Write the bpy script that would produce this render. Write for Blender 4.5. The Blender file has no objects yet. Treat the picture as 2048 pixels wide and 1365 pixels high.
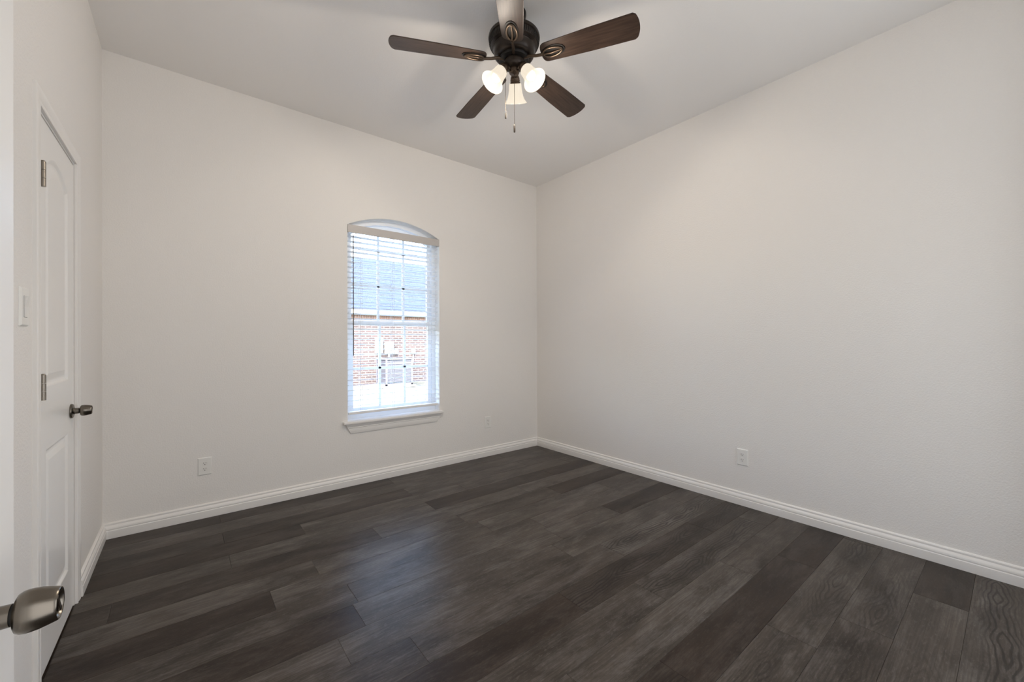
import bpy, bmesh, math, random
from mathutils import Vector, Matrix
C = bpy.context.scene.collection
PI = math.pi
R = math.radians

# ------------------------------------------------------------------ camera
CAM = Vector((-3.2283, -3.5587, 1.2214))
right = Vector((0.7803, -0.6254, -0.0030)).normalized()
fwd = Vector((0.6254, 0.7803, 0.0017)).normalized()
up = right.cross(fwd).normalized()
cd = bpy.data.cameras.new('camera')
cd.sensor_width = 36.0
cd.lens = 812.07 / 2048 * 36
cd.clip_start = 0.02
cam = bpy.data.objects.new('camera', cd)
C.objects.link(cam)
cam.matrix_world = Matrix(((right.x, up.x, -fwd.x, CAM.x), (right.y, up.y, -fwd.y, CAM.y),
                           (right.z, up.z, -fwd.z, CAM.z), (0, 0, 0, 1)))
bpy.context.scene.camera = cam

# ------------------------------------------------------------------ light and exposure
sc = bpy.context.scene
sc.view_settings.view_transform = 'Standard'
sc.view_settings.look = 'None'
sc.view_settings.gamma = 1
sc.view_settings.exposure = 0.0
sc.cycles.max_bounces = 12
sc.cycles.diffuse_bounces = 8
sc.cycles.sample_clamp_indirect = 6
w = bpy.data.worlds.new('sky')
sc.world = w
w.use_nodes = True
nt = w.node_tree
sky = nt.nodes.new('ShaderNodeTexSky')
sky.sky_type = 'NISHITA'
sky.sun_disc = False
sky.sun_elevation = R(42)
sky.sun_rotation = R(215)
sky.air_density = 1.0
sky.dust_density = 3.0
bg = nt.nodes['Background']
nt.links.new(sky.outputs[0], bg.inputs[0])
bg.inputs[1].default_value = 4.2
sl = bpy.data.lights.new('sun', 'SUN')
sl.energy = 11.0
sl.angle = R(0.6)
sl.color = (1.0, 0.96, 0.9)
sun = bpy.data.objects.new('sun', sl)
C.objects.link(sun)
sun.rotation_euler = Vector((0.70, 0.34, -0.62)).to_track_quat('-Z', 'Y').to_euler()


def area(name, loc, direction, sx, sy, power, color):
    l = bpy.data.lights.new(name, 'AREA')
    l.shape = 'RECTANGLE'
    l.size = sx
    l.size_y = sy
    l.energy = power
    l.color = color
    o = bpy.data.objects.new(name, l)
    C.objects.link(o)
    o.location = loc
    o.rotation_euler = Vector(direction).to_track_quat('-Z', 'Y').to_euler()
    return o


area('doorway_fill', (-3.0, -3.85, 1.15), (0, 1, 0), 0.8, 1.9, 9, (0.95, 0.97, 1.0))  # unseen panel added behind the camera to brighten the room
area('left_wall_fill', (-0.75, -4.45, 1.5), (-0.75, 0.66, 0), 1.4, 2.4, 30, (0.88, 0.94, 1.0))  # added fill lamp, no window here; lifts the left wall
area('right_wall_fill', (-2.05, -4.50, 1.3), (0.88, 0.47, 0), 0.6, 2.2, 9, (0.84, 0.92, 1.0))  # second added lamp out of view, brightens the near right wall
BULB_W = 12.0     # light leaving the mouth of each shade
GLASS_W = 5.0     # light passing the frosted glass

W, D, H = 3.637, 3.62, 3.05


# ------------------------------------------------------------------ materials
def mat(name, color, rough=0.5, metal=0.0, **kw):
    m = bpy.data.materials.new(name)
    m.use_nodes = True
    b = m.node_tree.nodes['Principled BSDF']
    b.inputs['Base Color'].default_value = (*color, 1)
    b.inputs['Roughness'].default_value = rough
    b.inputs['Metallic'].default_value = metal
    for k, v in kw.items():
        b.inputs[k].default_value = v
    return m


def N(m, t, **kw):
    n = m.node_tree.nodes.new(t)
    for k, v in kw.items():
        setattr(n, k, v)
    return n


def L(m, a, b):
    m.node_tree.links.new(a, b)


def bump_noise(m, scale, strength, dist=0.002, detail=3.0, rough=0.6, stretch=None):
    tc = N(m, 'ShaderNodeTexCoord')
    n = N(m, 'ShaderNodeTexNoise')
    n.inputs['Scale'].default_value = scale
    n.inputs['Detail'].default_value = detail
    n.inputs['Roughness'].default_value = rough
    src = tc.outputs['Object']
    if stretch:
        mp = N(m, 'ShaderNodeMapping')
        mp.inputs['Scale'].default_value = stretch
        L(m, src, mp.inputs[0])
        src = mp.outputs[0]
    L(m, src, n.inputs['Vector'])
    b = N(m, 'ShaderNodeBump')
    b.inputs['Strength'].default_value = strength
    b.inputs['Distance'].default_value = dist
    L(m, n.outputs[0], b.inputs['Height'])
    L(m, b.outputs[0], m.node_tree.nodes['Principled BSDF'].inputs['Normal'])
    return n


def color_noise(m, c1, c2, scale, detail=3.0, stretch=None, lo=0.35, hi=0.65):
    tc = N(m, 'ShaderNodeTexCoord')
    n = N(m, 'ShaderNodeTexNoise')
    n.inputs['Scale'].default_value = scale
    n.inputs['Detail'].default_value = detail
    src = tc.outputs['Object']
    if stretch:
        mp = N(m, 'ShaderNodeMapping')
        mp.inputs['Scale'].default_value = stretch
        L(m, src, mp.inputs[0])
        src = mp.outputs[0]
    L(m, src, n.inputs['Vector'])
    r = N(m, 'ShaderNodeValToRGB')
    r.color_ramp.elements[0].position = lo
    r.color_ramp.elements[1].position = hi
    r.color_ramp.elements[0].color = (*c1, 1)
    r.color_ramp.elements[1].color = (*c2, 1)
    L(m, n.outputs[0], r.inputs[0])
    L(m, r.outputs[0], m.node_tree.nodes['Principled BSDF'].inputs['Base Color'])


M_wall = mat('wall_paint', (0.80, 0.776, 0.748), 0.62)
bump_noise(M_wall, 120, 0.5, 0.0035, 2.0, 0.5)
M_ceil = mat('ceiling_paint', (0.86, 0.842, 0.822), 0.75)
bump_noise(M_ceil, 110, 0.3, 0.002, 2.0, 0.5)
M_trim = mat('trim_paint', (0.83, 0.81, 0.785), 0.33)
M_door = mat('door_paint', (0.83, 0.815, 0.795), 0.28)
bump_noise(M_door, 60, 0.06, 0.001, 4.0, 0.6, (8, 8, 0.6))
M_caulk = mat('edge_paint', (0.66, 0.60, 0.53), 0.5)
M_nickel = mat('satin_nickel', (0.18, 0.158, 0.132), 0.27, 1.0)
bump_noise(M_nickel, 300, 0.06, 0.0005, 2.0, 0.6, (0.3, 6, 6))
M_hinge = mat('hinge_nickel', (0.30, 0.265, 0.225), 0.34, 1.0)
M_gap = mat('dark_gap', (0.02, 0.018, 0.016), 0.7)
M_plastic = mat('white_plastic', (0.80, 0.79, 0.76), 0.3)
M_receptacle = mat('receptacle_plastic', (0.78, 0.765, 0.735), 0.35)
M_slot = mat('slot_dark', (0.015, 0.013, 0.012), 0.6)
M_bronze = mat('dark_bronze', (0.03, 0.02, 0.015), 0.36, 0.5)
color_noise(M_bronze, (0.020, 0.014, 0.011), (0.036, 0.025, 0.018), 30)
M_bronze2 = mat('warm_bronze', (0.11, 0.078, 0.056), 0.36, 0.8)
M_black = mat('black_metal', (0.012, 0.010, 0.009), 0.5, 0.3)
M_chain = mat('chain_metal', (0.10, 0.075, 0.055), 0.4, 0.8)
M_vinyl = mat('window_vinyl', (0.84, 0.85, 0.86), 0.35)
M_reveal = mat('reveal_paint', (0.86, 0.85, 0.83), 0.55)
M_valance = mat('valance', (0.50, 0.47, 0.45), 0.45)
M_wand = mat('wand_plastic', (0.16, 0.145, 0.13), 0.3)
M_cord = mat('cord', (0.82, 0.82, 0.82), 0.7)
M_rail = mat('blind_rail', (0.80, 0.785, 0.765), 0.42)


def mat_mix_translucent(name, color, tfac, rough=0.4, emit=None):
    m = bpy.data.materials.new(name)
    m.use_nodes = True
    t = m.node_tree
    b = t.nodes['Principled BSDF']
    b.inputs['Base Color'].default_value = (*color, 1)
    b.inputs['Roughness'].default_value = rough
    tr = t.nodes.new('ShaderNodeBsdfTranslucent')
    tr.inputs[0].default_value = (*color, 1)
    mx = t.nodes.new('ShaderNodeMixShader')
    mx.inputs[0].default_value = tfac
    t.links.new(b.outputs[0], mx.inputs[1])
    t.links.new(tr.outputs[0], mx.inputs[2])
    t.links.new(mx.outputs[0], t.nodes['Material Output'].inputs[0])
    if emit:
        b.inputs['Emission Color'].default_value = (*emit[0], 1)
        b.inputs['Emission Strength'].default_value = emit[1]
    return m


M_slat = mat_mix_translucent('blind_slat', (0.95, 0.95, 0.94), 0.6, 0.4)
M_shade = mat_mix_translucent('frosted_glass', (0.03, 0.0275, 0.024), 0.03, 0.25, ((1.0, 0.88, 0.71), 0.92))
M_bulb = mat('bulb_glow', (1, 0.95, 0.85), 0.3)
_b = M_bulb.node_tree.nodes['Principled BSDF']
_b.inputs['Emission Color'].default_value = (1.0, 0.86, 0.66, 1)
_b.inputs['Emission Strength'].default_value = 5.0

M_glass = bpy.data.materials.new('window_glass')
M_glass.use_nodes = True
t = M_glass.node_tree
t.nodes.remove(t.nodes['Principled BSDF'])
tr = t.nodes.new('ShaderNodeBsdfTransparent')
tr.inputs[0].default_value = (0.96, 0.98, 1.0, 1)
gl = t.nodes.new('ShaderNodeBsdfGlossy')
gl.inputs['Roughness'].default_value = 0.02
fr = t.nodes.new('ShaderNodeFresnel')
fr.inputs[0].default_value = 1.35
mx = t.nodes.new('ShaderNodeMixShader')
t.links.new(fr.outputs[0], mx.inputs[0])
t.links.new(tr.outputs[0], mx.inputs[1])
t.links.new(gl.outputs[0], mx.inputs[2])
t.links.new(mx.outputs[0], t.nodes['Material Output'].inputs[0])


def math_node(m, op, a, b=None, c=None):
    n = N(m, 'ShaderNodeMath', operation=op)
    for i, v in enumerate((a, b, c)):
        if v is None:
            continue
        if isinstance(v, (int, float)):
            n.inputs[i].default_value = v
        else:
            L(m, v, n.inputs[i])
    return n.outputs[0]


def mixc(m, fac, a, b, blend='MIX'):
    n = N(m, 'ShaderNodeMix', data_type='RGBA', blend_type=blend)
    if isinstance(fac, (int, float)):
        n.inputs[0].default_value = fac
    else:
        L(m, fac, n.inputs[0])
    for i, v in ((6, a), (7, b)):
        if isinstance(v, tuple):
            n.inputs[i].default_value = (*v, 1)
        else:
            L(m, v, n.inputs[i])
    return n.outputs[2]


def ramp(m, x, p0, p1, c0=(0, 0, 0), c1=(1, 1, 1)):
    r = N(m, 'ShaderNodeValToRGB')
    r.color_ramp.elements[0].position = p0
    r.color_ramp.elements[1].position = p1
    r.color_ramp.elements[0].color = (*c0, 1)
    r.color_ramp.elements[1].color = (*c1, 1)
    L(m, x, r.inputs[0])
    return r.outputs[0]


def make_floor_material():
    """vinyl planks: each plank carries tone (r), grain figure (g) and seed (b) in a colour attribute"""
    m = mat('vinyl_plank', (0.1, 0.09, 0.08), 0.4)
    bs = m.node_tree.nodes['Principled BSDF']
    at = N(m, 'ShaderNodeAttribute', attribute_name='plank')
    sep = N(m, 'ShaderNodeSeparateColor')
    L(m, at.outputs['Color'], sep.inputs[0])
    tone, fig, seed = sep.outputs
    tc = N(m, 'ShaderNodeTexCoord')
    off = N(m, 'ShaderNodeCombineXYZ')
    L(m, math_node(m, 'MULTIPLY', seed, 37.0), off.inputs[0])
    L(m, math_node(m, 'MULTIPLY', seed, 91.0), off.inputs[1])
    L(m, math_node(m, 'MULTIPLY', seed, 53.0), off.inputs[2])
    va = N(m, 'ShaderNodeVectorMath', operation='ADD')
    L(m, tc.outputs['Object'], va.inputs[0])
    L(m, off.outputs[0], va.inputs[1])

    def noise(scale, stretch, detail=4.0, rough=0.55, dist=0.0):
        mp = N(m, 'ShaderNodeMapping')
        mp.inputs['Scale'].default_value = stretch
        L(m, va.outputs[0], mp.inputs[0])
        n = N(m, 'ShaderNodeTexNoise')
        n.inputs['Scale'].default_value = scale
        n.inputs['Detail'].default_value = detail
        n.inputs['Roughness'].default_value = rough
        n.inputs['Distortion'].default_value = dist
        L(m, mp.outputs[0], n.inputs['Vector'])
        return n.outputs[0]

    blotch = noise(3.2, (0.8, 2.2, 1), 5.0, 0.62)
    cloud = noise(7.0, (0.38, 1.25, 1), 8.0, 0.74, 0.3)
    fine = noise(60.0, (0.055, 3.0, 1), 4.0, 0.65)
    speck = noise(120.0, (0.30, 1.0, 1), 3.0, 0.75)
    # cathedral figure: nested pointed arches running along each plank's centre line
    sp = N(m, 'ShaderNodeSeparateXYZ')
    L(m, tc.outputs['Object'], sp.inputs[0])
    wob = noise(3.0, (0.6, 0.3, 1), 1.5, 0.45)
    vv = math_node(m, 'SUBTRACT', math_node(m, 'FRACT', math_node(m, 'MULTIPLY', sp.outputs[1], -1 / 0.17975)), 0.5)
    vv = math_node(m, 'ADD', vv, math_node(m, 'MULTIPLY', math_node(m, 'SUBTRACT', wob, 0.5), 0.75))
    av = math_node(m, 'ABSOLUTE', vv)
    swell = noise(3.6, (0.6, 0.12, 1), 2.0, 0.5)
    fld = math_node(m, 'ADD', math_node(m, 'MULTIPLY', swell, 12.0), math_node(m, 'MULTIPLY', math_node(m, 'POWER', av, 1.2), 13.0))
    fld = math_node(m, 'ADD', fld, math_node(m, 'MULTIPLY', noise(26.0, (0.35, 1.0, 1), 2.0), 0.5))
    tri = math_node(m, 'ABSOLUTE', math_node(m, 'SUBTRACT', math_node(m, 'FRACT', fld), 0.5))
    line = ramp(m, tri, 0.10, 0.26, (1, 1, 1), (0, 0, 0))
    patch = ramp(m, noise(2.0, (0.8, 2.0, 1), 2.0), 0.42, 0.58)
    patch = math_node(m, 'MAXIMUM', patch, ramp(m, fig, 0.78, 0.86))
    near = ramp(m, av, 0.16, 0.36, (1, 1, 1), (0.22, 0.22, 0.22))
    lines = math_node(m, 'MULTIPLY', math_node(m, 'MULTIPLY', math_node(m, 'MULTIPLY', line, patch), fig), near)

    dark = mixc(m, ramp(m, blotch, 0.35, 0.68), (0.0105, 0.0058, 0.0037), (0.034, 0.0208, 0.0140))
    grey = mixc(m, ramp(m, blotch, 0.33, 0.66), (0.047, 0.0385, 0.0315), (0.122, 0.104, 0.088))
    base = mixc(m, tone, dark, grey)
    pale = mixc(m, tone, (0.075, 0.056, 0.046), (0.215, 0.195, 0.178))
    base = mixc(m, math_node(m, 'MULTIPLY', ramp(m, cloud, 0.47, 0.68), 0.75), base, pale)
    base = mixc(m, math_node(m, 'MULTIPLY', ramp(m, fine, 0.42, 0.62, (1, 1, 1), (0, 0, 0)), 0.42), base, (0.022, 0.017, 0.014))
    base = mixc(m, math_node(m, 'MULTIPLY', ramp(m, speck, 0.56, 0.76), 0.45), base, pale)
    base = mixc(m, math_node(m, 'MULTIPLY', lines, 0.8), base, (0.016, 0.012, 0.010))
    L(m, base, bs.inputs['Base Color'])
    rg = math_node(m, 'ADD', math_node(m, 'MULTIPLY', fine, 0.16), 0.24)
    L(m, rg, bs.inputs['Roughness'])
    bs.inputs['Specular IOR Level'].default_value = 0.16
    b = N(m, 'ShaderNodeBump')
    b.inputs['Strength'].default_value = 0.18
    b.inputs['Distance'].default_value = 0.0015
    hh = math_node(m, 'SUBTRACT', fine, math_node(m, 'MULTIPLY', lines, 0.4))
    L(m, hh, b.inputs['Height'])
    L(m, b.outputs[0], bs.inputs['Normal'])
    return m


M_floor = make_floor_material()


def make_wood(name, c1, c2, rough):
    m = mat(name, c1, rough)
    color_noise(m, c1, c2, 14, 5.0, (0.5, 6.0, 6.0), 0.3, 0.7)
    return m


M_blade = make_wood('walnut_blade', (0.026, 0.016, 0.0115), (0.060, 0.037, 0.027), 0.40)
M_blade.node_tree.nodes['Principled BSDF'].inputs['Specular IOR Level'].default_value = 0.3


def make_brick(name, soldier=False):
    m = mat(name, (0.4, 0.25, 0.2), 0.85)
    tc = N(m, 'ShaderNodeTexCoord')
    sx = N(m, 'ShaderNodeSeparateXYZ')
    L(m, tc.outputs['Object'], sx.inputs[0])
    cb = N(m, 'ShaderNodeCombineXYZ')
    L(m, math_node(m, 'ADD', sx.outputs[0], sx.outputs[1]), cb.inputs[0])
    L(m, sx.outputs[2], cb.inputs[1])
    bt = N(m, 'ShaderNodeTexBrick')
    bt.inputs['Scale'].default_value = 1.0
    bt.inputs['Mortar Size'].default_value = 0.011
    bt.inputs['Mortar Smooth'].default_value = 0.1
    bt.inputs['Brick Width'].default_value = 0.215
    bt.inputs['Row Height'].default_value = 0.078
    bt.inputs['Color1'].default_value = (0.020, 0.0115, 0.0105, 1)
    bt.inputs['Color2'].default_value = (0.033, 0.0210, 0.0195, 1)
    bt.inputs['Mortar'].default_value = (0.085, 0.082, 0.080, 1)
    L(m, cb.outputs[0], bt.inputs['Vector'])
    L(m, bt.outputs['Color'], m.node_tree.nodes['Principled BSDF'].inputs['Base Color'])
    return m


M_brick = make_brick('brick_running')
M_brick_unit = mat('brick_unit', (0.42, 0.21, 0.15), 0.85)
color_noise(M_brick_unit, (0.075, 0.043, 0.033), (0.125, 0.076, 0.058), 4)
M_mortar = mat('mortar', (0.30, 0.285, 0.27), 0.9)
M_fascia = mat('fascia_paint', (0.17, 0.15, 0.125), 0.6)
M_roof = mat('asphalt_shingle', (0.12, 0.17, 0.24), 0.9)
color_noise(M_roof, (0.0048, 0.0105, 0.0260), (0.0100, 0.0205, 0.0460), 6, 5.0, (1.2, 9.0, 9.0), 0.3, 0.7)
M_grass = mat('dry_grass', (0.3, 0.32, 0.2), 0.9)
color_noise(M_grass, (0.034, 0.042, 0.031), (0.09, 0.087, 0.068), 3.5, 6.0)
M_ac = mat('condenser_paint', (0.06, 0.06, 0.072), 0.5)
M_acfin = mat('condenser_fins', (0.025, 0.030, 0.042), 0.5)
M_box = mat('utility_grey', (0.20, 0.20, 0.20), 0.5)
M_dial = mat('meter_glass', (0.26, 0.27, 0.29), 0.15)
M_bark = mat('bark', (0.07, 0.058, 0.05), 0.9)


# ------------------------------------------------------------------ mesh helpers
class MB:
    def __init__(s):
        s.bm = bmesh.new()

    def box(s, x0, y0, z0, x1, y1, z1, bev=0.0, seg=2):
        r = bmesh.ops.create_cube(s.bm, size=1.0)
        vs = r['verts']
        for v in vs:
            v.co = Vector(((x0 + x1) / 2 + v.co.x * (x1 - x0), (y0 + y1) / 2 + v.co.y * (y1 - y0),
                           (z0 + z1) / 2 + v.co.z * (z1 - z0)))
        if bev:
            es = list({e for v in vs for e in v.link_edges})
            bmesh.ops.bevel(s.bm, geom=es, offset=bev, segments=seg, profile=0.5, affect='EDGES')
        return s

    def lathe(s, prof, n=32, mtx=None, cap=True):
        """prof: (radius, z) pairs from one end to the other, turned around z"""
        rings = []
        M = mtx or Matrix.Identity(4)
        for (r, z) in prof:
            if r < 1e-6:
                rings.append([s.bm.verts.new(M @ Vector((0, 0, z)))])
            else:
                rings.append([s.bm.verts.new(M @ Vector((r * math.cos(2 * PI * i / n), r * math.sin(2 * PI * i / n), z))) for i in range(n)])
        for a, b in zip(rings, rings[1:]):
            for i in range(n):
                j = (i + 1) % n
                if len(a) == 1 and len(b) == 1:
                    continue
                if len(a) == 1:
                    s.bm.faces.new((a[0], b[j], b[i]))
                elif len(b) == 1:
                    s.bm.faces.new((a[i], a[j], b[0]))
                else:
                    s.bm.faces.new((a[i], a[j], b[j], b[i]))
        if cap:
            for rg in (rings[0], rings[-1]):
                if len(rg) > 2:
                    try:
                        s.bm.faces.new(rg)
                    except ValueError:
                        pass
        return s

    def tube(s, pts, rad, n=10, closed=False):
        pts = [Vector(p) for p in pts]
        m = len(pts)
        rads = rad if isinstance(rad, (list, tuple)) else [rad] * m
        rings = []
        prevn = None
        for i, p in enumerate(pts):
            if closed:
                d = (pts[(i + 1) % m] - pts[i - 1]).normalized()
            else:
                d = (pts[min(i + 1, m - 1)] - pts[max(i - 1, 0)]).normalized()
            if prevn is None:
                a = Vector((0, 0, 1)) if abs(d.z) < 0.9 else Vector((1, 0, 0))
                nn = d.cross(a).normalized()
            else:
                nn = (prevn - d * prevn.dot(d)).normalized()
            prevn = nn
            bb = d.cross(nn)
            rings.append([s.bm.verts.new(p + (nn * math.cos(2 * PI * k / n) + bb * math.sin(2 * PI * k / n)) * rads[i]) for k in range(n)])
        pairs = list(zip(rings, rings[1:])) + ([(rings[-1], rings[0])] if closed else [])
        for a, b in pairs:
            for k in range(n):
                s.bm.faces.new((a[k], a[(k + 1) % n], b[(k + 1) % n], b[k]))
        if not closed:
            s.bm.faces.new(rings[0])
            s.bm.faces.new(rings[-1])
        return s

    def prism(s, outline, z0, z1, mtx=None):
        """closed 2-D outline extruded along local z"""
        M = mtx or Matrix.Identity(4)
        a = [s.bm.verts.new(M @ Vector((x, y, z0))) for x, y in outline]
        b = [s.bm.verts.new(M @ Vector((x, y, z1))) for x, y in outline]
        n = len(outline)
        s.bm.faces.new(a[::-1])
        s.bm.faces.new(b)
        for i in range(n):
            j = (i + 1) % n
            s.bm.faces.new((a[i], a[j], b[j], b[i]))
        return s

    def sweep(s, prof, path, mitres):
        """profile points (u out of wall, v up) swept along path points; mitres: list of (u_dir, v_dir) per point"""
        rings = []
        for p, (ud, vd) in zip(path, mitres):
            rings.append([s.bm.verts.new(Vector(p) + Vector(ud) * u + Vector(vd) * v) for u, v in prof])
        n = len(prof)
        for a, b in zip(rings, rings[1:]):
            for i in range(n):
                j = (i + 1) % n
                s.bm.faces.new((a[i], a[j], b[j], b[i]))
        s.bm.faces.new(rings[0])
        s.bm.faces.new(rings[-1])
        return s

    def build(s, name, material, parent=None, smooth=None, mtx=None):
        if mtx is not None:
            s.bm.transform(mtx)
        bmesh.ops.recalc_face_normals(s.bm, faces=s.bm.faces)
        me = bpy.data.meshes.new(name)
        s.bm.to_mesh(me)
        s.bm.free()
        me.materials.append(material)
        o = bpy.data.objects.new(name, me)
        C.objects.link(o)
        if parent is not None:
            o.parent = parent
        if smooth:
            for p in me.polygons:
                p.use_smooth = True
            try:
                me.set_sharp_from_angle(angle=R(smooth))
            except Exception:
                pass
        return o


def empty(name, loc=(0, 0, 0), rot=(0, 0, 0)):
    o = bpy.data.objects.new(name, None)
    o.empty_display_size = 0.05
    C.objects.link(o)
    o.location = loc
    o.rotation_euler = rot
    return o


def tag(o, label, cat, group=None):
    o['label'] = label
    o['category'] = cat
    if group:
        o['group'] = group
    return o


def struct(o, label=None):
    o['kind'] = 'structure'
    if label:
        o['label'] = label
    return o


def copy_tree(o, parent=None):
    c = o.copy()
    C.objects.link(c)
    if parent is not None:
        c.parent = parent
    for ch in [x for x in o.children]:
        copy_tree(ch, c)
    return c


# ------------------------------------------------------------------ room shell
WX0, WX1 = -2.166, -1.286      # window opening
WZ0, WZS, RISE = 0.545, 2.226, 0.112
WXC = (WX0 + WX1) / 2
HALF = (WX1 - WX0) / 2
ARC_R = (HALF ** 2 + RISE ** 2) / (2 * RISE)


def arch_z(x, inset=0.0):
    """underside of the segmental head, moved in by inset"""
    r = ARC_R - inset
    return WZS + RISE - ARC_R + math.sqrt(max(r * r - (x - WXC) ** 2, 0))


def arch_pts(x0, x1, n, inset=0.0):
    return [(x0 + (x1 - x0) * i / n, arch_z(x0 + (x1 - x0) * i / n, inset)) for i in range(n + 1)]


def wall_with_arched_hole(y0, y1, x0, x1, z0, z1, hole, name, material):
    """slab between y0 and y1 with a hole outline (list of x,z)"""
    bm = bmesh.new()

    def layer(y):
        out = [bm.verts.new((x, y, z)) for x, z in ((x0, z0), (x1, z0), (x1, z1), (x0, z1))]
        inn = [bm.verts.new((x, y, z)) for x, z in hole]
        es = []
        for lp in (out, inn):
            for i in range(len(lp)):
                es.append(bm.edges.new((lp[i], lp[(i + 1) % len(lp)])))
        bmesh.ops.triangle_fill(bm, use_beauty=True, use_dissolve=False, edges=es)
        return out, inn

    a = layer(y0)
    b = layer(y1)
    for la, lb in zip(a, b):
        for i in range(len(la)):
            j = (i + 1) % len(la)
            bm.faces.new((la[i], la[j], lb[j], lb[i]))
    mb = MB()
    mb.bm.free()
    mb.bm = bm
    return mb.build(name, material)


hole = [(WX0, WZ0), (WX1, WZ0)] + arch_pts(WX1, WX0, 28)
T = 0.16
struct(wall_with_arched_hole(0.0, T, -W - 0.12, 0.12, -0.02, H + 0.02, hole, 'wall_back', M_wall))
struct(MB().box(0.0, -4.65, -0.02, 0.12, 0.0, H + 0.02).build('wall_right', M_wall))
# left wall with the closet doorway
DY0, DY1, DZ = -1.415, -0.795, 2.064
mb = MB()
mb.box(-W - 0.12, -D - 0.12, -0.02, -W, DY0, H + 0.02)
mb.box(-W - 0.12, DY1, -0.02, -W, 0.0, H + 0.02)
mb.box(-W - 0.12, DY0, DZ, -W, DY1, H + 0.02)
struct(mb.build('wall_left', M_wall))
# near wall with the doorway the photograph is taken from
EX0, EX1, EZ = -3.47, -2.56, 2.07
mb = MB()
mb.box(-W, -D - 0.12, -0.02, EX0, -D, H + 0.02)
mb.box(EX1, -D - 0.12, -0.02, EX1 + 0.16, -D, H + 0.02)  # wall right of this pier left out to let the fill lamps in
mb.box(EX0, -D - 0.12, EZ, EX1, -D, H + 0.02)
struct(mb.build('wall_front', M_wall))
# unseen hall walls behind the doorway, added to keep the sun out
mb = MB()
mb.box(-W - 0.12, -4.75, -0.02, 0.12, -4.65, H + 0.02)
mb.box(-W - 0.12, -4.65, -0.02, -W, -D - 0.12, H + 0.02)
struct(mb.build('wall_sun_block', M_wall))
struct(MB().box(-W - 0.9, -4.75, H, 0.12, T, H + 0.12).build('ceiling', M_ceil))
# closet interior behind the closed door
mb = MB()
mb.box(-W - 0.85, -2.2, -0.02, -W - 0.80, 0.12, H)
mb.box(-W - 0.85, -2.2, -0.02, -W - 0.12, -2.15, H)
mb.box(-W - 0.85, 0.0, -0.02, -W - 0.12, 0.12, H)
struct(mb.build('wall_closet', M_wall))


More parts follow.
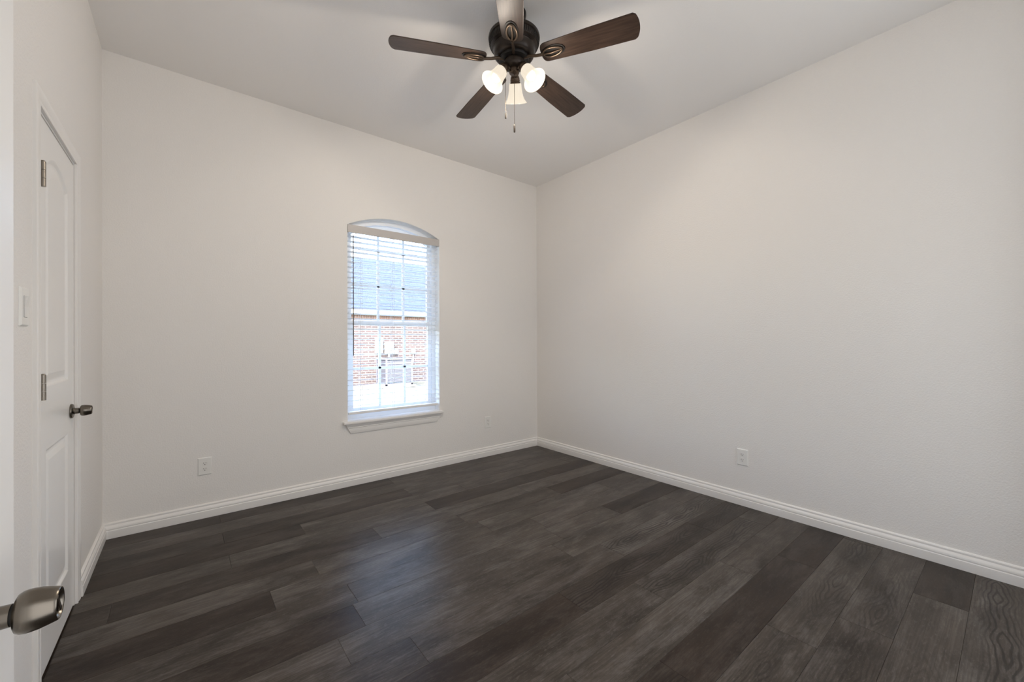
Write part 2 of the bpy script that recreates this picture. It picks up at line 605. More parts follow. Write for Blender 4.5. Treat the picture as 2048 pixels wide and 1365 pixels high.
# ------------------------------------------------------------------ floor
def build_floor():
    PW = 0.17975
    rng = random.Random(11)
    X0, X1 = -W, 0.0
    rows = {   # row: list of (x_end, tone, figure)
        0: [(-3.05, .15, .1), (-1.83, .1, .1), (-.62, .55, .1), (0, .62, .1)],
        1: [(-2.557, .62, .1), (-1.34, .72, .1), (-.1, .66, .1), (0, .7, .1)],
        2: [(-3.05, .25, .1), (-1.826, .12, .1), (-.61, .66, .1), (0, .6, .1)],
        3: [(-2.637, .08, .1), (-1.42, .74, .1), (-.2, .7, .1), (0, .6, .1)],
        4: [(-3.04, .75, .1), (-1.815, .82, .1), (-.6, .12, .1), (0, .1, .1)],
        5: [(-3.5, .3, .1), (-2.28, .22, .1), (-1.06, .76, .1), (0, .8, .1)],
        6: [(-2.685, .70, .1), (-1.75, .78, .1), (-.88, .50, .1), (0, .06, .1)],
        7: [(-2.911, .10, .1), (-1.69, .78, .1), (-.47, .74, .1), (0, .7, .1)],
        8: [(-2.60, .62, .2), (-1.38, .68, .1), (-.16, .72, .1), (0, .7, .1)],
        9: [(-2.628, .20, .1), (-1.41, .80, .1), (-.824, .68, .1), (0, .10, .1)],
        10: [(-2.744, .70, .6), (-1.52, .86, .2), (-.3, .72, .1), (0, .7, .1)],
        11: [(-2.51, .64, .4), (-1.287, .62, .1), (-.07, .92, 1.), (0, .8, .1)],
        12: [(-3.04, .2, .1), (-1.82, .16, .1), (-.60, .30, 1.), (0, .28, .9)],
        13: [(-2.68, .7, .2), (-1.463, .74, .1), (-.24, .72, .9), (0, .66, .2)],
        14: [(-2.14, .66, .3), (-.923, .80, .2), (0, .60, .1)],
        15: [(-3.04, .3, .3), (-1.82, .22, .9), (-.6, .12, .1), (0, .05, .1)],
        16: [(-2.5, .7, .3), (-1.28, .7, .6), (-.06, .66, .8), (0, .6, .2)],
        17: [(-2.2, .6, .3), (-.98, .56, .6), (0, .64, .6)],
        18: [(-2.92, .6, .3), (-1.7, .7, .5), (-.485, .66, .3), (0, .2, .2)],
        19: [(-2.3, .6, .3), (-1.08, .66, .6), (0, .74, .9)],
    }
    bm = bmesh.new()
    lay = bm.loops.layers.float_color.new('plank')
    g, dpt = 0.0011, 0.0014
    for k in range(26):
        y1, y0 = -k * PW, -(k + 1) * PW
        lst = rows.get(k) or [(-2.4 + 0.1 * (k % 3), rng.random(), .3), (-1.2, rng.random(), .3), (0, rng.random(), .3)]
        xa = X0
        for (xb, tone, fig) in lst:
            seed = rng.random()
            col = (tone, fig, seed, 1)
            o = [bm.verts.new(p) for p in ((xa, y0, -dpt), (xb, y0, -dpt), (xb, y1, -dpt), (xa, y1, -dpt))]
            i = [bm.verts.new(p) for p in ((xa + g, y0 + g, 0), (xb - g, y0 + g, 0), (xb - g, y1 - g, 0), (xa + g, y1 - g, 0))]
            fs = [bm.faces.new(i)]
            for q in range(4):
                fs.append(bm.faces.new((o[q], o[(q + 1) % 4], i[(q + 1) % 4], i[q])))
            for f in fs:
                for lp in f.loops:
                    lp[lay] = col
            xa = xb
    # slab under the planks
    r = bmesh.ops.create_cube(bm, size=1.0)
    for v in r['verts']:
        v.co = Vector((-W / 2 + v.co.x * (W + 0.2), -2.3 + v.co.y * 4.9, -0.052 + v.co.z * 0.1))
    for f in {f for v in r['verts'] for f in v.link_faces}:
        for lp in f.loops:
            lp[lay] = (0.05, 0, 0.3, 1)
    mb = MB()
    mb.bm.free()
    mb.bm = bm
    struct(mb.build('floor', M_floor))


build_floor()

# ------------------------------------------------------------------ baseboards
BP = [(0, 0), (0.0145, 0), (0.0150, 0.003), (0.0150, 0.048), (0.0130, 0.051), (0.0125, 0.054), (0.0145, 0.057), (0.0145, 0.066),
      (0.0125, 0.072), (0.0095, 0.078), (0.0080, 0.081), (0.0085, 0.085), (0.0085, 0.091), (0.0055, 0.096), (0.002, 0.098), (0, 0.098)]
BP = [(u * 1.25, v) for u, v in BP]
Z3 = (0, 0, 1)
mb = MB().sweep(BP, [(-W, 0, 0), (0, 0, 0)], [((1, -1, 0), Z3), ((-1, -1, 0), Z3)])
struct(mb.build('baseboard_back', M_trim, smooth=35))
mb = MB().sweep(BP, [(0, 0, 0), (0, -4.64, 0)], [((-1, -1, 0), Z3), ((-1, 0, 0), Z3)])
struct(mb.build('baseboard_right', M_trim, smooth=35))
mb = MB().sweep(BP, [(-W, -0.738, 0), (-W, 0, 0)], [((1, 0, 0), Z3), ((1, -1, 0), Z3)])
mb.sweep(BP, [(-W, -D, 0), (-W, -1.80, 0)], [((1, 0, 0), Z3), ((1, 0, 0), Z3)])
struct(mb.build('baseboard_left', M_trim, smooth=35))

# ------------------------------------------------------------------ closet door
CP = [(0, 0), (0.009, 0), (0.0105, 0.003), (0.0105, 0.010), (0.0085, 0.014), (0.0085, 0.018), (0.0115, 0.030), (0.0125, 0.040), (0.0125, 0.054), (0.011, 0.057), (0, 0.057)]
ya, yb, zt = -1.409, -0.797, 2.060
mb = MB().sweep(CP, [(-W, ya, 0), (-W, ya, zt), (-W, yb, zt), (-W, yb, 0)],
                [((1, 0, 0), (0, -1, 0)), ((1, 0, 0), (0, -1, 1)), ((1, 0, 0), (0, 1, 1)), ((1, 0, 0), (0, 1, 0))])
struct(mb.build('trim_1', M_trim, smooth=30), 'white moulded casing around the closet door')
mb = MB()
jx0, jx1 = -W - 0.12, -W - 0.0005
mb.box(jx0, DY0 + 0.0005, 0, jx1, DY0 + 0.0125, DZ - 0.0005)
mb.box(jx0, DY1 - 0.0125, 0, jx1, DY1 - 0.0005, DZ - 0.0005)
mb.box(jx0, DY0 + 0.0125, DZ - 0.0125, jx1, DY1 - 0.0125, DZ - 0.0005)
mb.box(jx0, DY0 + 0.0125, 0, -W - 0.042, DY0 + 0.022, DZ - 0.0125)
mb.box(jx0, DY1 - 0.022, 0, -W - 0.042, DY1 - 0.0125, DZ - 0.0125)
mb.box(jx0, DY0 + 0.022, DZ - 0.022, -W - 0.042, DY1 - 0.022, DZ - 0.0125)
struct(mb.build('trim_2', M_trim), 'white jamb inside the closet door casing')


def panel_loops(y0, y1, z0, z1, rise, n=16):
    """outline of a panel in door coordinates; rise > 0 gives an arched top"""
    def loop(ins):
        a, b, c, d = y0 + ins, y1 - ins, z0 + ins, z1 - ins
        pts = [(a, c), (b, c)]
        if rise <= 0:
            return pts + [(b, d), (a, d)]
        h = (b - a) / 2
        rr = rise * h / ((y1 - y0) / 2)
        rad = (h * h + rr * rr) / (2 * rr)
        ctr = (a + b) / 2
        for i in range(n + 1):
            yy = b - (b - a) * i / n
            pts.append((yy, d + rr - rad + math.sqrt(max(rad * rad - (yy - ctr) ** 2, 0))))
        return pts
    return loop


def door_leaf(width, height, thick, panels, stile, name, parent, mtx=None):
    """moulded two-panel leaf: local y 0..width, z 0..height, faces at x=0 (front) and x=-thick"""
    bm = bmesh.new()
    steps = [(0.0, 0.0), (0.004, -0.0015), (0.012, -0.008), (0.018, -0.009), (0.024, -0.0085), (0.044, -0.003), (0.048, -0.002)]
    sides = []
    for xf, sg in ((0.0, 1), (-thick, -1)):
        out = [bm.verts.new((xf, y, z)) for y, z in ((0, 0), (width, 0), (width, height), (0, height))]
        sides.append(out)
        es = [bm.edges.new((out[i], out[(i + 1) % 4])) for i in range(4)]
        for lp in panels:
            rings = []
            for ins, dx in steps:
                rings.append([bm.verts.new((xf + sg * dx, y, z)) for y, z in lp(ins)])
            n = len(rings[0])
            es += [bm.edges.new((rings[0][i], rings[0][(i + 1) % n])) for i in range(n)]
            for a, b in zip(rings, rings[1:]):
                for i in range(n):
                    j = (i + 1) % n
                    bm.faces.new((a[i], a[j], b[j], b[i]))
            bm.faces.new(rings[-1])
        bmesh.ops.triangle_fill(bm, use_beauty=True, use_dissolve=False, edges=es)
    a, b = sides
    for i in range(4):
        j = (i + 1) % 4
        bm.faces.new((a[i], a[j], b[j], b[i]))
    mb = MB()
    mb.bm.free()
    mb.bm = bm
    return mb.build(name, M_door, parent, mtx=mtx)


def knob(parent, loc, mtx_rot, scale=1.0):
    """privacy knob turned around local z (pointing out of the door)"""
    k = MB().lathe([(0.0, 0.0), (0.0325, 0.0), (0.0330, 0.003), (0.0315, 0.007), (0.027, 0.0095), (0.0165, 0.0105), (0.0145, 0.013), (0.0, 0.013)], 48)
    M = Matrix.Translation(loc) @ mtx_rot @ Matrix.Scale(scale, 4)
    base = k.build('door_knob', M_nickel, parent, smooth=35, mtx=M)
    MB().lathe([(0.0, 0.012), (0.0135, 0.012), (0.0130, 0.0265), (0.0, 0.0265)], 36).build('knob_shaft', M_nickel, base, smooth=35, mtx=M)
    MB().lathe([(0.0, 0.0262), (0.0110, 0.0262), (0.0110, 0.0305), (0.0, 0.0305)], 36).build('knob_collar', M_gap, base, smooth=35, mtx=M)
    MB().lathe([(0.0, 0.0300), (0.012, 0.0300), (0.0190, 0.0304), (0.0222, 0.0320), (0.0242, 0.0355), (0.0249, 0.0400), (0.0248, 0.0440), (0.0240, 0.0510),
                (0.0222, 0.0580), (0.0203, 0.0645), (0.0196, 0.0665), (0.0186, 0.0676), (0.0172, 0.0672), (0.0160, 0.0650), (0.0150, 0.0640), (0.0, 0.0632)], 56
               ).build('knob_grip', M_nickel, base, smooth=40, mtx=M)
    MB().box(-0.0145, -0.0028, 0.0632, 0.0145, 0.0028, 0.0672, 0.001).build('turn_button', M_nickel, base, mtx=M @ Matrix.Rotation(R(35), 4, 'Z'))
    return base


TO_X = Matrix.Rotation(R(90), 4, 'Y')     # local z -> world +x


def hinge(parent, y, z0, z1, x):
    h = MB()
    n = 3
    gap = 0.0008
    seg = (z1 - z0) / n
    bx_ = x + 0.0125
    for i in range(n):
        h.lathe([(0.0, z0 + i * seg + gap), (0.0078, z0 + i * seg + gap), (0.0078, z0 + (i + 1) * seg - gap), (0.0, z0 + (i + 1) * seg - gap)], 18,
                Matrix.Translation((bx_, y, 0)))
    h.lathe([(0.0, z1), (0.006, z1), (0.005, z1 + 0.003), (0.0, z1 + 0.004)], 16, Matrix.Translation((bx_, y, 0)))
    o = h.build('hinge', M_hinge, parent, smooth=35)
    MB().box(x - 0.001, y - 0.0035, z0, x + 0.010, y - 0.0012, z1).box(x - 0.001, y + 0.0012, z0, x + 0.010, y + 0.0035, z1).build('hinge_leaf', M_hinge, o)
    return o


LY0, LY1 = DY0 + 0.0155, DY1 - 0.0155
LW = LY1 - LY0
d1 = empty('door_1', (-W, LY0, 0))
d1['kind'] = 'structure'
d1['label'] = 'closed white closet door with arched top panel, in the left wall'
st = 0.112
top = panel_loops(st, LW - st, 1.045, 1.875, 0.065)
bot = panel_loops(st, LW - st, 0.20, 0.81, 0)
door_leaf(LW, 2.034, 0.035, [top, bot], st, 'door_leaf', d1, Matrix.Translation((-0.0015, 0, 0.012)))
knob(d1, (-0.0015, LW - 0.060, 0.912), TO_X)
for z0, z1 in ((1.776, 1.866), (1.018, 1.109)):
    hinge(d1, 0.000, z0, z1, 0.0)

# ------------------------------------------------------------------ open entry door beside the camera
d2 = empty('door_2', (-3.451, -3.60, 0), (0, 0, R(-2.0)))
d2['kind'] = 'structure'
d2['label'] = 'open white entry door beside the camera at the left edge'
EWD = 0.928
e_top = panel_loops(0.115, EWD - 0.115, 1.045, 1.875, 0.075)
e_bot = panel_loops(0.115, EWD - 0.115, 0.20, 0.81, 0)
door_leaf(EWD, 2.034, 0.035, [e_top, e_bot], 0.115, 'door_leaf', d2, Matrix.Translation((0, 0, 0.012)))
knob(d2, (0.0, EWD - 0.113, 0.888), TO_X)
for z0, z1 in ((1.803, 1.894), (1.018, 1.109), (0.2, 0.29)):
    hinge(d2, 0.004, z0, z1, 0.0)

# ------------------------------------------------------------------ window
win = empty('window_1', (WXC, 0, WZ0))
win['kind'] = 'structure'
win['label'] = 'arched white window with divided panes in the back wall'


def w2(mb_):
    mb_.bm.transform(Matrix.Translation((-WXC, 0, -WZ0)))
    return mb_


# painted drywall return lining the opening
ret = MB()
outl = [(WX0, WZ0), (WX0, WZS)] + arch_pts(WX0, WX1, 28)[1:-1] + [(WX1, WZS), (WX1, WZ0)]


def inner_outline(t, zb):
    """opening outline moved in by t on jambs and head, closed at zb"""
    x0, x1 = WX0 + t, WX1 - t
    return [(x0, zb)] + arch_pts(x0, x1, 28, t) + [(x1, zb)]


def frame_ring(t0, t1, y0, y1, zb0, zb1, name, material, parent):
    """closed ring following the arched opening, between insets t0 and t1"""
    A, B = inner_outline(t0, zb0), inner_outline(t1, zb1)
    m = MB()
    n = len(A)
    v = [[m.bm.verts.new((x, y, z)) for x, z in o] for o, y in ((A, y0), (B, y0), (B, y1), (A, y1))]
    for q in range(4):
        a, b = v[q], v[(q + 1) % 4]
        for i in range(n):
            j = (i + 1) % n
            m.bm.faces.new((a[i], a[j], b[j], b[i]))
    return w2(m).build(name, material, parent, smooth=40)


frame_ring(0.0005, 0.004, 0.001, 0.112, WZ0 + 0.0005, WZ0 + 0.004, 'drywall_return', M_reveal, win)
frame_ring(0.004, 0.042, 0.088, 0.158, WZ0 + 0.004, WZ0 + 0.045, 'window_frame', M_vinyl, win)
ZM = 1.385
# upper sash
us = frame_ring(0.042, 0.074, 0.128, 0.150, ZM - 0.010, ZM + 0.028, 'upper_sash', M_vinyl, win)
# lower sash
ls = MB()
lx0, lx1 = WX0 + 0.043, WX1 - 0.043
lz0 = WZ0 + 0.046
ls.box(lx0, 0.098, lz0, lx0 + 0.036, 0.122, ZM + 0.03)
ls.box(lx1 - 0.036, 0.098, lz0, lx1, 0.122, ZM + 0.03)
ls.box(lx0 + 0.036, 0.098, lz0, lx1 - 0.036, 0.122, lz0 + 0.05)
ls.box(lx0 + 0.036, 0.096, ZM - 0.008, lx1 - 0.036, 0.122, ZM + 0.03)
lsash = w2(ls).build('lower_sash', M_vinyl, win)
# grilles
mu = MB()
for x in (WX0 + 0.074 + 0.244, WX1 - 0.074 - 0.244):
    mu.box(x - 0.011, 0.1325, ZM + 0.028, x + 0.011, 0.1455, arch_z(x, 0.074) + 0.002)
for z in (1.735, 2.06):
    mu.box(WX0 + 0.074, 0.1325, z - 0.011, WX1 - 0.074, 0.1455, z + 0.011)
w2(mu).build('grille', M_vinyl, us)
mu = MB()
for x in (WX0 + 0.079 + 0.241, WX1 - 0.079 - 0.241):
    mu.box(x - 0.011, 0.1035, lz0 + 0.05, x + 0.011, 0.1165, ZM - 0.008)
mu.box(lx0 + 0.036, 0.1035, 0.975, lx1 - 0.036, 0.1165, 0.997)
w2(mu).build('grille', M_vinyl, lsash)
# glass
o_ = inner_outline(0.073, ZM)
m = MB()
m.bm.faces.new([m.bm.verts.new((x, 0.139, z)) for x, z in o_])
w2(m).build('glass_pane', M_glass, us)
m = MB()
m.bm.faces.new([m.bm.verts.new(p) for p in ((lx0 + 0.035, 0.110, lz0 + 0.049), (lx1 - 0.035, 0.110, lz0 + 0.049), (lx1 - 0.035, 0.110, ZM), (lx0 + 0.035, 0.110, ZM))])
w2(m).build('glass_pane', M_glass, lsash)
# stool and apron
m = MB()
m.box(WX0 - 0.036, -0.040, 0.527, WX1 + 0.022, 0.0, 0.5485, 0.003)
m.box(WX0 + 0.0045, -0.001, 0.527, WX1 - 0.0045, 0.088, 0.5485)
w2(m).build('sill_stool', M_trim, win, smooth=30)
AP = [(0, 0.527), (0.030, 0.527), (0.028, 0.521), (0.020, 0.505), (0.017, 0.497), (0.018, 0.493), (0.014, 0.489), (0.014, 0.470), (0.010, 0.452), (0.008, 0.445), (0, 0.445)]
m = MB()
rings = []
for xs, sg in ((WX0 - 0.02, 1), (WX1 + 0.008, -1)):
    rings.append([m.bm.verts.new((xs + sg * (0.527 - z) * 0.55, -u, z)) for u, z in AP])
n = len(AP)
for i in range(n):
    m.bm.faces.new((rings[0][i], rings[0][(i + 1) % n], rings[1][(i + 1) % n], rings[1][i]))
m.bm.faces.new(rings[0])
m.bm.faces.new(rings[1])
w2(m).build('sill_apron', M_trim, win, smooth=30)

# ------------------------------------------------------------------ blind
bl = empty('window_blind', (WXC, 0.03, 2.2))
tag(bl, 'white two-inch slatted blind lowered and half open in the arched window', 'window blind')
B0, B1 = WX0 + 0.006, WX1 - 0.006


def b2(mb_):
    mb_.bm.transform(Matrix.Translation((-WXC, -0.03, -2.2)))
    return mb_


b2(MB().box(B0, -0.006, 2.158, B1, 0.004, 2.226, 0.0015).box(B0, 0.004, 2.158, B0 + 0.006, 0.05, 2.226).box(B1 - 0.006, 0.004, 2.158, B1, 0.05, 2.226)).build('valance', M_valance, bl)
b2(MB().box(B0 + 0.008, 0.010, 2.172, B1 - 0.008, 0.062, 2.215)).build('headrail', M_rail, bl)
m = MB()
zs = 2.132
nsl = 34
PITCH = 0.0443
tilt = R(-6.5)   # room-side edge slightly raised
for i in range(nsl):
    z = zs - i * PITCH
    pts = []
    for k in range(7):
        u = -0.025 + 0.05 * k / 6
        crown = 0.0022 * (1 - (u / 0.025) ** 2)
        pts.append((u, crown))
    outline = [(u, c + 0.0012) for u, c in pts] + [(u, c - 0.0012) for u, c in reversed(pts)]
    rr = []
    for x in (B0 + 0.008, B1 - 0.008):
        rr.append([m.bm.verts.new((x, 0.036 + u * math.cos(tilt) - c * math.sin(tilt), z + u * math.sin(tilt) + c * math.cos(tilt))) for u, c in outline])
    n = len(outline)
    for q in range(n):
        m.bm.faces.new((rr[0][q], rr[0][(q + 1) % n], rr[1][(q + 1) % n], rr[1][q]))
    m.bm.faces.new(rr[0])
    m.bm.faces.new(rr[1])
b2(m).build('slats', M_slat, bl)
b2(MB().box(B0 + 0.008, 0.012, 0.600, B1 - 0.008, 0.060, 0.622, 0.004)).build('bottom_rail', M_rail, bl)
for x in (B0 + 0.115, (B0 + B1) / 2 - 0.03, B1 - 0.115):
    m = MB()
    for yy in (0.0085, 0.0635):
        m.tube([(x - 0.006, yy, 2.172), (x - 0.006, yy, 0.612)], 0.0011, 6)
    for yy in (0.0085, 0.0635):
        m.tube([(x + 0.008, yy, 2.172), (x + 0.008, yy, 0.612)], 0.0011, 6)
    b2(m).build('ladder_cord', M_cord, bl)
wd = b2(MB().tube([(B0 + 0.043, -0.009, 2.135), (B0 + 0.043, -0.010, 1.6), (B0 + 0.043, -0.011, 1.105)], 0.0042, 8)).build('tilt_wand', M_wand, bl)
wd['label'] = 'grey tilt wand'
b2(MB().tube([(B0 + 0.043, 0.012, 2.175), (B0 + 0.043, -0.003, 2.15), (B0 + 0.043, -0.009, 2.135)], 0.0016, 6)).build('wand_hook', M_rail, bl)

# ------------------------------------------------------------------ wall plates
def outlet(loc, rz, label):
    root = empty('wall_outlet', loc, (0, 0, rz))
    tag(root, label, 'outlet', 'duplex wall outlets')
    return root


def outlet_parts(root):
    """local: plate in x-z plane, front towards -y"""
    m = MB()
    w_, h_ = 0.0395, 0.061
    ring = [(w_, 0.0), (w_ - 0.0005, -0.002), (w_ - 0.004, -0.0058), (w_ - 0.006, -0.0065)]
    rings = []
    for ww, yy in ring:
        hh = h_ - (w_ - ww)
        rings.append([m.bm.verts.new((sx * ww, yy, sz * hh)) for sx, sz in ((-1, -1), (1, -1), (1, 1), (-1, 1))])
    for a, b in zip(rings, rings[1:]):
        for i in range(4):
            m.bm.faces.new((a[i], a[(i + 1) % 4], b[(i + 1) % 4], b[i]))
    m.bm.faces.new(rings[-1])
    m.bm.faces.new(rings[0])
    m.build('cover_plate', M_plastic, root)
    for s in (-1, 1):
        zc = s * 0.0195
        pts = []
        for i in range(32):
            a = 2 * PI * i / 32
            pts.append((0.0172 * math.cos(a), max(-0.0142, min(0.0142, 0.0172 * math.sin(a)))))
        rc = MB().prism(pts, 0.0, 0.0085, Matrix.Translation((0, 0, zc)) @ Matrix.Rotation(R(90), 4, 'X')).build('receptacle', M_receptacle, root)
        sl = MB()
        sl.box(-0.0075, -0.0091, zc + 0.000, -0.0052, -0.0084, zc + 0.0085)
        sl.box(0.0052, -0.0091, zc + 0.0012, 0.0072, -0.0084, zc + 0.0080)
        sl.lathe([(0.0, 0.0084), (0.0027, 0.0084), (0.0027, 0.0091), (0.0, 0.0091)], 14, Matrix.Translation((0, 0, zc - 0.0068)) @ Matrix.Rotation(R(90), 4, 'X'))
        sl.build('slots', M_slot, rc)
    MB().lathe([(0.0, 0.006), (0.0032, 0.006), (0.0026, 0.0076), (0.0, 0.008)], 14, Matrix.Rotation(R(90), 4, 'X')).build('screw', M_plastic, root, smooth=40)


o1 = outlet((-3.130, -0.0002, 0.358), 0, 'white outlet low on window wall, left of the window near closet door')
outlet_parts(o1)
for loc, rz, lb in (((-0.711, -0.0002, 0.359), 0, 'white outlet low on window wall between the window and the far corner'),
                    ((-0.0002, -2.2715, 0.356), R(-90), 'white outlet low in the middle of the bare right wall')):
    c = copy_tree(o1)
    c.location = loc
    c.rotation_euler = (0, 0, rz)
    c['label'] = lb

sw = empty('light_switch', (-W + 0.0002, -1.572, 1.338), (0, 0, R(90)))
tag(sw, 'white rocker light switch on left wall beside the closet door casing', 'light switch')
m = MB()
rings = []
for ww, yy in ((0.0395, 0.0), (0.039, -0.002), (0.0355, -0.006), (0.0335, -0.0066)):
    hh = 0.0625 - (0.0395 - ww)
    rings.append([m.bm.verts.new((sx * ww, yy, sz * hh)) for sx, sz in ((-1, -1), (1, -1), (1, 1), (-1, 1))])
for a, b in zip(rings, rings[1:]):
    for i in range(4):
        m.bm.faces.new((a[i], a[(i + 1) % 4], b[(i + 1) % 4], b[i]))
m.bm.faces.new(rings[-1])
m.bm.faces.new(rings[0])
m.build('cover_plate', M_plastic, sw)
m = MB()
m.box(-0.0175, -0.0068, -0.0345, 0.0175, -0.0060, 0.0345)
m.build('switch_frame', M_slot, sw)
m = MB()   # rocker pressed in at the bottom
prof = [(-0.0335, -0.006), (-0.0335, -0.0078), (0.0, -0.0085), (0.0335, -0.0145), (0.0335, -0.006)]
rr = [[m.bm.verts.new((x, y, z)) for z, y in prof] for x in (-0.0165, 0.0165)]
for i in range(5):
    m.bm.faces.new((rr[0][i], rr[0][(i + 1) % 5], rr[1][(i + 1) % 5], rr[1][i]))
m.bm.faces.new(rr[0])
m.bm.faces.new(rr[1])
m.build('rocker', M_plastic, sw)

# ------------------------------------------------------------------ ceiling fan
FX, FY = -1.8036, -1.808
fan = empty('ceiling_fan', (FX, FY, H))
tag(fan, 'dark bronze five-blade ceiling fan with three lit frosted glass lamps', 'ceiling fan')


def fz(z):
    return z - H


def lath(prof):
    return [(r, fz(z)) for r, z in prof]


MB().lathe(lath([(0, H), (0.067, H), (0.068, 3.040), (0.064, 3.018), (0.048, 2.998), (0.030, 2.992), (0.030, 2.922), (0, 2.922)]), 48).build('canopy', M_bronze, fan, smooth=35)
hs = MB().lathe(lath([(0, 2.926), (0.095, 2.926), (0.128, 2.922), (0.142, 2.914), (0.1435, 2.905), (0.142, 2.897), (0.137, 2.894), (0.136, 2.876), (0.130, 2.864), (0.121, 2.859),
                      (0.122, 2.857), (0.117, 2.853), (0.118, 2.848), (0.115, 2.843), (0.114, 2.828), (0.109, 2.812), (0.098, 2.802), (0.086, 2.799), (0, 2.799)]), 64).build('motor_housing', M_bronze, fan, smooth=32)
m = MB()
for i in range(72):     # vent ribs around the housing
    a = 2 * PI * i / 72
    m.tube([(0.1375 * math.cos(a), 0.1375 * math.sin(a), fz(2.893)), (0.1375 * math.cos(a), 0.1375 * math.sin(a), fz(2.879)), (0.131 * math.cos(a), 0.131 * math.sin(a), fz(2.865))], 0.0024, 5)
m.build('vent_ribs', M_black, hs)
fw = MB().lathe(lath([(0, 2.800), (0.082, 2.800), (0.083, 2.792), (0.080, 2.784), (0.058, 2.782), (0, 2.782)]), 48).build('flywheel', M_black, fan, smooth=35)
m = MB()
for i in range(10):
    a = 2 * PI * i / 10 + 0.2
    m.lathe([(0, fz(2.7842)), (0.004, fz(2.7842)), (0.0035, fz(2.7815)), (0, fz(2.781))], 10, Matrix.Translation((0.070 * math.cos(a), 0.070 * math.sin(a), 0)))
m.bm.free()
MB().lathe(lath([(0, 2.784), (0.052, 2.784), (0.057, 2.778), (0.057, 2.764), (0.053, 2.750), (0.043, 2.741), (0.030, 2.738), (0, 2.738)]), 48).build('switch_housing', M_bronze, fan, smooth=35)
MB().lathe(lath([(0, 2.740), (0.0275, 2.740), (0.0285, 2.732), (0.0275, 2.716), (0.022, 2.710), (0.006, 2.706), (0, 2.702)]), 36).build('fitter_column', M_bronze2, fan, smooth=35)

BZ = 2.782
PIT = R(-12)


def blade_outline():
    pts = []
    r0, r1 = 0.158, 0.671
    w0, w1 = 0.058, 0.073
    # rounded root
    for i in range(13):
        a = PI / 2 + PI * i / 12
        ca, sa = math.cos(a), math.sin(a)
        e = 0.62
        x = r0 + 0.050 + 0.050 * math.copysign(abs(ca) ** e, ca)
        y = w0 * math.copysign(abs(sa) ** e, sa)
        pts.append((x, y))
    pts.append((0.42, -(w0 + (w1 - w0) * 0.62)))
    for i in range(15):
        s = -1 + 2 * i / 14
        y = w1 * s
        x = r1 - 0.020 * abs(s) ** 2.2 - (0.008 if abs(s) > 0.99 else 0.0)
        pts.append((x, y * (0.985 if abs(s) > 0.99 else 1.0)))
    pts.append((0.42, (w0 + (w1 - w0) * 0.62)))
    return pts


def blade_proto():
    Mp = Matrix.Rotation(PIT, 4, 'X')
    b = MB().prism(blade_outline(), -0.0028, 0.0028, Mp)
    bo = b.build('blade', M_blade, fan)
    bv = bo.modifiers.new('edge', 'BEVEL')
    bv.width = 0.0016
    bv.segments = 2
    bv.limit_method = 'ANGLE'
    # iron: arm, open loop with centre bar, dark foot
    ir = MB()
    zlo = -0.0085
    q = lambda x, y, z: Mp @ Vector((x, y, z))
    cx, ax, ay = 0.222, 0.052, 0.0265
    loop = [q(cx + ax * math.cos(2 * PI * i / 28), ay * math.sin(2 * PI * i / 28) * (1.0 - 0.12 * math.cos(2 * PI * i / 28)), zlo) for i in range(28)]
    ir.tube(loop, 0.0062, 8, True)
    ir.tube([q(cx - ax, 0, zlo), q(cx - 0.01, 0.0035, zlo - 0.001), q(cx + ax, 0, zlo)], [0.005, 0.0062, 0.004], 8)
    ir.tube([Vector((0.060, 0, 0.008)), Vector((0.095, 0, 0.006)), Vector((0.130, 0, -0.004)), q(cx - ax, 0, zlo)], [0.0105, 0.0088, 0.0078, 0.0085], 10)
    io = ir.build('blade_iron', M_bronze2, bo, smooth=50)
    ft = MB()
    ell = [(cx + 0.004 + 0.064 * math.cos(2 * PI * i / 28), 0.0365 * math.sin(2 * PI * i / 28)) for i in range(28)]
    ft.prism(ell, -0.0062, -0.0026, Mp)
    ft.build('iron_foot', M_black, bo)
    return bo


b0 = blade_proto()
A0 = 154.4628
for k in range(5):
    bo = b0 if k == 0 else copy_tree(b0, fan)
    bo.location = (0, 0, fz(BZ))
    bo.rotation_euler = (0, 0, R(A0 - 72 * k + (1.5 if k == 4 else 0)))

# lamps: socket part with shade and bulb below it; local z = axis out of the socket
TILT = R(35)


def lamp_proto():
    s = MB().lathe([(0, -0.052), (0.010, -0.052), (0.012, -0.048), (0.016, -0.044), (0.0185, -0.036), (0.024, -0.026), (0.0265, -0.016), (0.0255, -0.013), (0.0275, -0.010),
                    (0.0275, -0.006), (0.0255, -0.003), (0.0285, 0.000), (0.029, 0.006), (0.020, 0.006), (0, 0.006)], 36).build('lamp', M_bronze2, fan, smooth=35)
    sh = MB().lathe([(0.0270, 0.0045), (0.0325, 0.005), (0.0350, 0.010), (0.0358, 0.018), (0.0368, 0.032), (0.0395, 0.050), (0.0440, 0.068), (0.0510, 0.084), (0.0590, 0.0955),
                     (0.0645, 0.101), (0.0650, 0.1035)], 48, cap=False)
    so = sh.build('lamp_shade', M_shade, s, smooth=60)
    bu = MB().lathe([(0, 0.082), (0.010, 0.081), (0.018, 0.077), (0.0235, 0.070), (0.0255, 0.061), (0.0240, 0.050), (0.0190, 0.036), (0.0145, 0.024), (0.0130, 0.006), (0, 0.006)], 28)
    bu.build('bulb', M_bulb, s, smooth=60)
    return s


